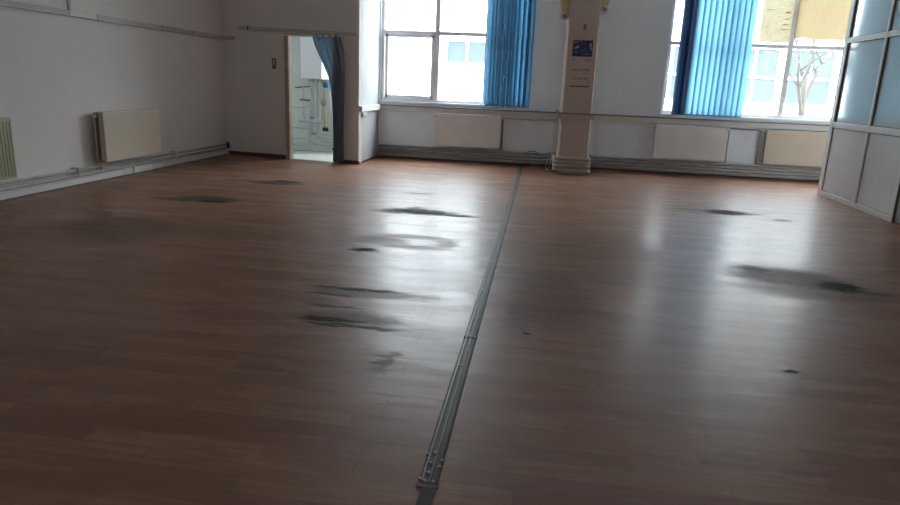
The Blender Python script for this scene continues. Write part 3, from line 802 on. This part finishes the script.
MB().lathe([(.02, -.06), (.045, -.05), (.05, 0), (.045, .04), (.02, .05)], (-3.865, 11.72, 1.215), 'z', 14).build('motor', 'blue_metal', pm)
MB().tube([(-3.865, 11.72, 1.27), (-3.865, 11.72, 1.299)], .018, 10).build('neck', 'brass', pm)
def bpipe(pts, label, mat='pipe_white', r=.016, name='boiler_pipe'):
    return tag(MB().tube(bend(pts, .04), r, 10).build(name, mat), label, 'pipe', 'boiler room pipes')
Y1 = 11.78
def BXu(u): return -4.235 + (u - 300.2) * .0186
def BZ(v): return 1.30 - (v - 79) * .0177
bpipe([(-4.08, 11.72, 1.25), (-4.08, Y1, .72), (-4.12, Y1, .55), (-4.12, Y1, .34), (-4.05, Y1, .27), (-3.2, Y1, .27)], 'white pipe dropping from the boiler and turning low along the wall', r=.022)
bpipe([(-4.15, 11.72, 1.25), (-4.15, Y1 + .04, 1.02), (-4.22, Y1 + .04, .18), (-4.1, Y1 + .04, .14), (-3.2, Y1 + .04, .14)], 'white pipe reaching lowest above the boiler room floor', r=.02)
bpipe([(-4.0, 11.72, 1.25), (-4.0, Y1 + .02, .9), (-4.03, Y1 + .02, .25), (-3.95, Y1 + .02, .205), (-3.2, Y1 + .02, .205)], 'white pipe at middle height turning along the boiler room wall', r=.018)
bpipe([(-4.5, Y1, .80), (-4.12, Y1, .80)], 'thin level white pipe at mid height left of the boiler drop', r=.014)
bpipe([(-4.38, Y1 - .05, .56), (-3.87, Y1 - .05, .56)], 'thick level white manifold pipe below the boiler', r=.03)
bpipe([(-4.45, Y1, 1.14), (-4.15, Y1, 1.17)], 'short dark level pipe left of the boiler underside', 'pipe_dark', .012)
bpipe([(-4.36, Y1, .93), (-4.18, Y1, .92)], 'short black stub pipe left of the white drop pipes', 'pipe_dark', .014)
bpipe([(-3.72, Y1, 1.3), (-3.74, Y1, .40), (-3.74, Y1, .28)], 'thin dark upright pipe right of the gas meter', 'pipe_dark', .010)
bpipe([(-3.66, Y1, 1.28), (-3.70, Y1 - .05, .95), (-3.64, Y1 - .08, .70), (-3.60, BY - .03, .30), (-3.60, BY - .03, .008)], 'thin white flexible hose curving beside the curtain', r=.010)
bpipe([(-3.60, Y1, 1.15), (-3.64, Y1, .80), (-3.63, BY - .03, .30), (-3.63, BY - .03, .008)], 'second thin white hose nearest the curtain', r=.009)
bpipe([(-4.65, Y1, .12), (-4.3, Y1, .12)], 'low white pipe left of the boiler drop pipes', r=.022)
bpipe([(-4.65, Y1, .24), (-4.26, Y1, .24)], 'second low white pipe left of the boiler drop pipes', r=.014)
bpipe([(-4.6, Y1 + .03, .42), (-4.16, Y1 + .03, .42), (-4.16, Y1 + .03, .30)], 'short level white pipe joining the boiler drop pipe from the left', r=.013)
bpipe([(-4.0, Y1 - .02, .64), (-3.97, Y1 - .02, .34), (-3.2, Y1 - .02, .34)], 'white pipe running just above the other low pipes to the right', r=.014)
bpipe([(-4.30, Y1, 1.22), (-4.30, Y1, .62), (-4.24, Y1, .56)], 'upright white pipe left of the boiler drop pipes', r=.013)
bpipe([(-3.80, Y1, 1.22), (-3.81, Y1, .75), (-3.84, Y1 - .03, .60)], 'upright white pipe between gas filter and dark upright pipe', r=.012)
gm = tag(empty('gas_filter', (-3.89, 11.7, .9)), 'round grey gas filter with a yellow pipe below the boiler', 'gas filter')
MB().lathe([(.03, -.05), (.06, -.04), (.066, 0), (.06, .04), (.03, .05)], (-3.885, 11.70, .90), 'y', 18).build('body', 'pipe', gm)
MB().tube([(-3.885, 11.70, .85), (-3.875, 11.70, .46)], .012, 10).build('yellow_pipe', 'yellow', gm)
MB().tube([(-3.885, 11.70, .94), (-3.885, 11.72, 1.145)], .013, 10).build('upper_pipe', 'yellow', gm)
MB().box(-3.915, -3.825, 11.67, 11.75, .39, .46, .01).build('cock', 'black', gm)
for x, z, lb in ((-4.12, .62, 'upper white elbow valve on the boiler drop pipe'), (-4.09, .34, 'lower white elbow valve on the boiler drop pipe')):
    v = tag(empty('stop_valve', (x, Y1 - .06, z)), lb, 'valve', 'boiler room valves')
    MB().lathe([(.02, -.035), (.03, -.02), (.03, .02), (.02, .035)], (x, Y1, z), 'z', 12).build('body', 'pipe_white', v)
    MB().tube([(x, Y1 - .02, z), (x, Y1 - .07, z)], .009, 8).build('spindle', 'brass', v)
    MB().box(x - .035, x + .035, Y1 - .08, Y1 - .068, z - .008, z + .008, .003).build('lever', 'pipe_dark', v)
tg = MB().box(-3.75, -3.67, Y1 - .06, Y1 + .02, .05, .10, .01).build('drain_trap', 'pipe_dark'); tag(tg, 'small dark drain trap on the boiler room floor', 'drain')
for v in list(tg.data.vertices): pass

# ------------------------------------------------------------------ outside
struct(MB().box(-40, 50, YB + T + .2, 60, -.4, -.3).build('ground', 'ground'), 'pale open ground outside the windows', 'ground')
FY = 26.
bd = tag(empty('opposite_building', (3, FY, -.3)), 'pale building with white framed windows across the yard', 'building')
w = MB(); w.box(-4.6, 24, FY + .12, FY + .6, -.3, 3.75)
w.build('wall', 'facade', bd)
w = MB(); w.box(-4.9, 24.3, FY - .1, FY + .8, 3.75, 3.95, .02); w.build('roof_edge', 'facade', bd)
def fwin(x0, z0=1.05, z1=3.10, wd=1.75, mid=True):
    f = MB(); t = .10
    for xx in (x0, x0 + wd / 2 - t / 2, x0 + wd - t): f.box(xx, xx + t, FY, FY + .13, z0, z1, .01)
    for zz in ((z0, z0 + .93, z1 - t) if mid else (z0, z1 - t)): f.box(x0, x0 + wd, FY + .002, FY + .13, zz, zz + t, .01)
    f.box(x0 - .08, x0 + wd + .08, FY - .12, FY + .13, z0 - .08, z0, .01)
    fo = f.build('window', 'pvc', bd)
    MB().box(x0 + .03, x0 + wd - .03, FY + .06, FY + .11, z0 + .03, z1 - .03).build('glazing', 'facade_glass', fo)
fwin(-3.85, 2.05, 3.02, 1.72, False)
for x in (-1.3, 1.2, 3.7, 6.62, 8.52, 10.6, 13.0): fwin(x)

def tree(name, base, h, label, seed, r0, lean=(0, 0)):
    rn = random.Random(seed); mb = MB()
    def grow(p, d, L, r, depth):
        pts, rad = [p], [r]; q = p.copy(); dd = d.copy(); n = 4
        for i in range(n):
            dd = (dd + Vector((rn.uniform(-1, 1), rn.uniform(-1, 1), rn.uniform(-.2, .5))) * .16).normalized()
            q = q + dd * L / n; pts.append(q.copy()); rad.append(r * (1 - .45 * (i + 1) / n))
        mb.tube(pts, rad, 7 if depth > 1 else 5, True)
        if depth == 0: return
        for k in range(rn.choice((2, 3, 3)) + (1 if depth == 4 else 0)):
            t = rn.uniform(.45, 1.); i = min(n - 1, int(t * n)); b0 = pts[i].lerp(pts[i + 1], t * n - i)
            a = rn.uniform(0, 2 * PI); nd = (dd + Vector((math.cos(a), math.sin(a), rn.uniform(-.1, .5))) * .9).normalized()
            grow(b0, nd, L * rn.uniform(.55, .75), rad[i + 1] * .7, depth - 1)
    grow(Vector(base), Vector((lean[0], lean[1], 1)).normalized(), h, r0, 4)
    return tag(mb.build(name, 'bark'), label, 'tree', 'bare trees outside')
tree('bare_tree', (6.30, 17., -.3), 2.2, 'bare pale tree outside the window beside the partition', 21, .11, (-.06, 0))
tree('bare_tree', (-.9, 17.5, -.3), 3.0, 'bare tree branches outside the first window, behind its blind', 9, .11, (-.10, 0))
tree('bare_sapling', (-5.3, 19., -.3), 1.1, 'small bare sapling seen low through the opening sash', 12, .03)

# ------------------------------------------------------------------ light
wd = bpy.data.worlds.new('overcast_sky'); SC.world = wd; wd.use_nodes = True
nt = wd.node_tree; bg = nt.nodes['Background']
bg.inputs[0].default_value = (.90, .965, 1.0, 1)
# overcast sky: zenith about three times as bright as the horizon
sx = N(nt, 'ShaderNodeSeparateXYZ'); nt.links.new(N(nt, 'ShaderNodeTexCoord').outputs['Generated'], sx.inputs[0])
up = mth(nt, 'MAXIMUM', sx.outputs[2], 0.)
nt.links.new(mth(nt, 'MULTIPLY', mth(nt, 'ADD', mth(nt, 'MULTIPLY', up, 2.), 1.), SKY), bg.inputs[1])
def portal(name, x0, x1, y, z0, z1, s=-1):
    l = bpy.data.lights.new(name, 'AREA'); l.shape = 'RECTANGLE'; l.size = x1 - x0; l.size_y = z1 - z0
    l.cycles.is_portal = True
    o = bpy.data.objects.new(name, l); COL.objects.link(o)
    o.location = ((x0 + x1) / 2, y, (z0 + z1) / 2); o.rotation_euler = (s * PI / 2, 0, 0)
portal('daylight_portal', W1[0], W1[1], YB + T + .02, WZ0, WZ1)
portal('daylight_portal', W2[0], W2[1], YB + T + .02, WZ0, WZ1)
portal('daylight_portal', WX0, WX1, BY + .17, WB0, WB1)
portal('daylight_portal', FW[0], FW[1], YF - .22, FW[2], FW[3], 1)  # portal of the added fill window

# ------------------------------------------------------------------ camera
cam = bpy.data.cameras.new('camera'); cam.sensor_width = 36.; cam.lens = 658.02 * 36 / 900; cam.clip_start = .05; cam.clip_end = 200
co = bpy.data.objects.new('camera', cam); COL.objects.link(co); SC.camera = co
R_ = Vector((0.98971797, 0.13697341, 0.04119016)); U_ = Vector((-0.07338076, 0.23905937, 0.96822822)); F_ = Vector((-0.12277463, 0.96129543, -0.24665257))
mt = Matrix((R_, U_, -F_)).transposed().to_4x4(); mt.translation = (0, 0, 1.3)
co.matrix_world = mt

vs = SC.view_settings
SC.display_settings.display_device = 'sRGB'
vs.view_transform = 'Standard'; vs.look = 'None'; vs.gamma = 1.; vs.use_curve_mapping = False
vs.exposure = 0.0
cy = SC.cycles
cy.max_bounces = 14; cy.diffuse_bounces = 7; cy.glossy_bounces = 5; cy.transparent_max_bounces = 24; cy.transmission_bounces = 6
cy.sample_clamp_indirect = 8.; cy.caustics_reflective = False; cy.caustics_refractive = False
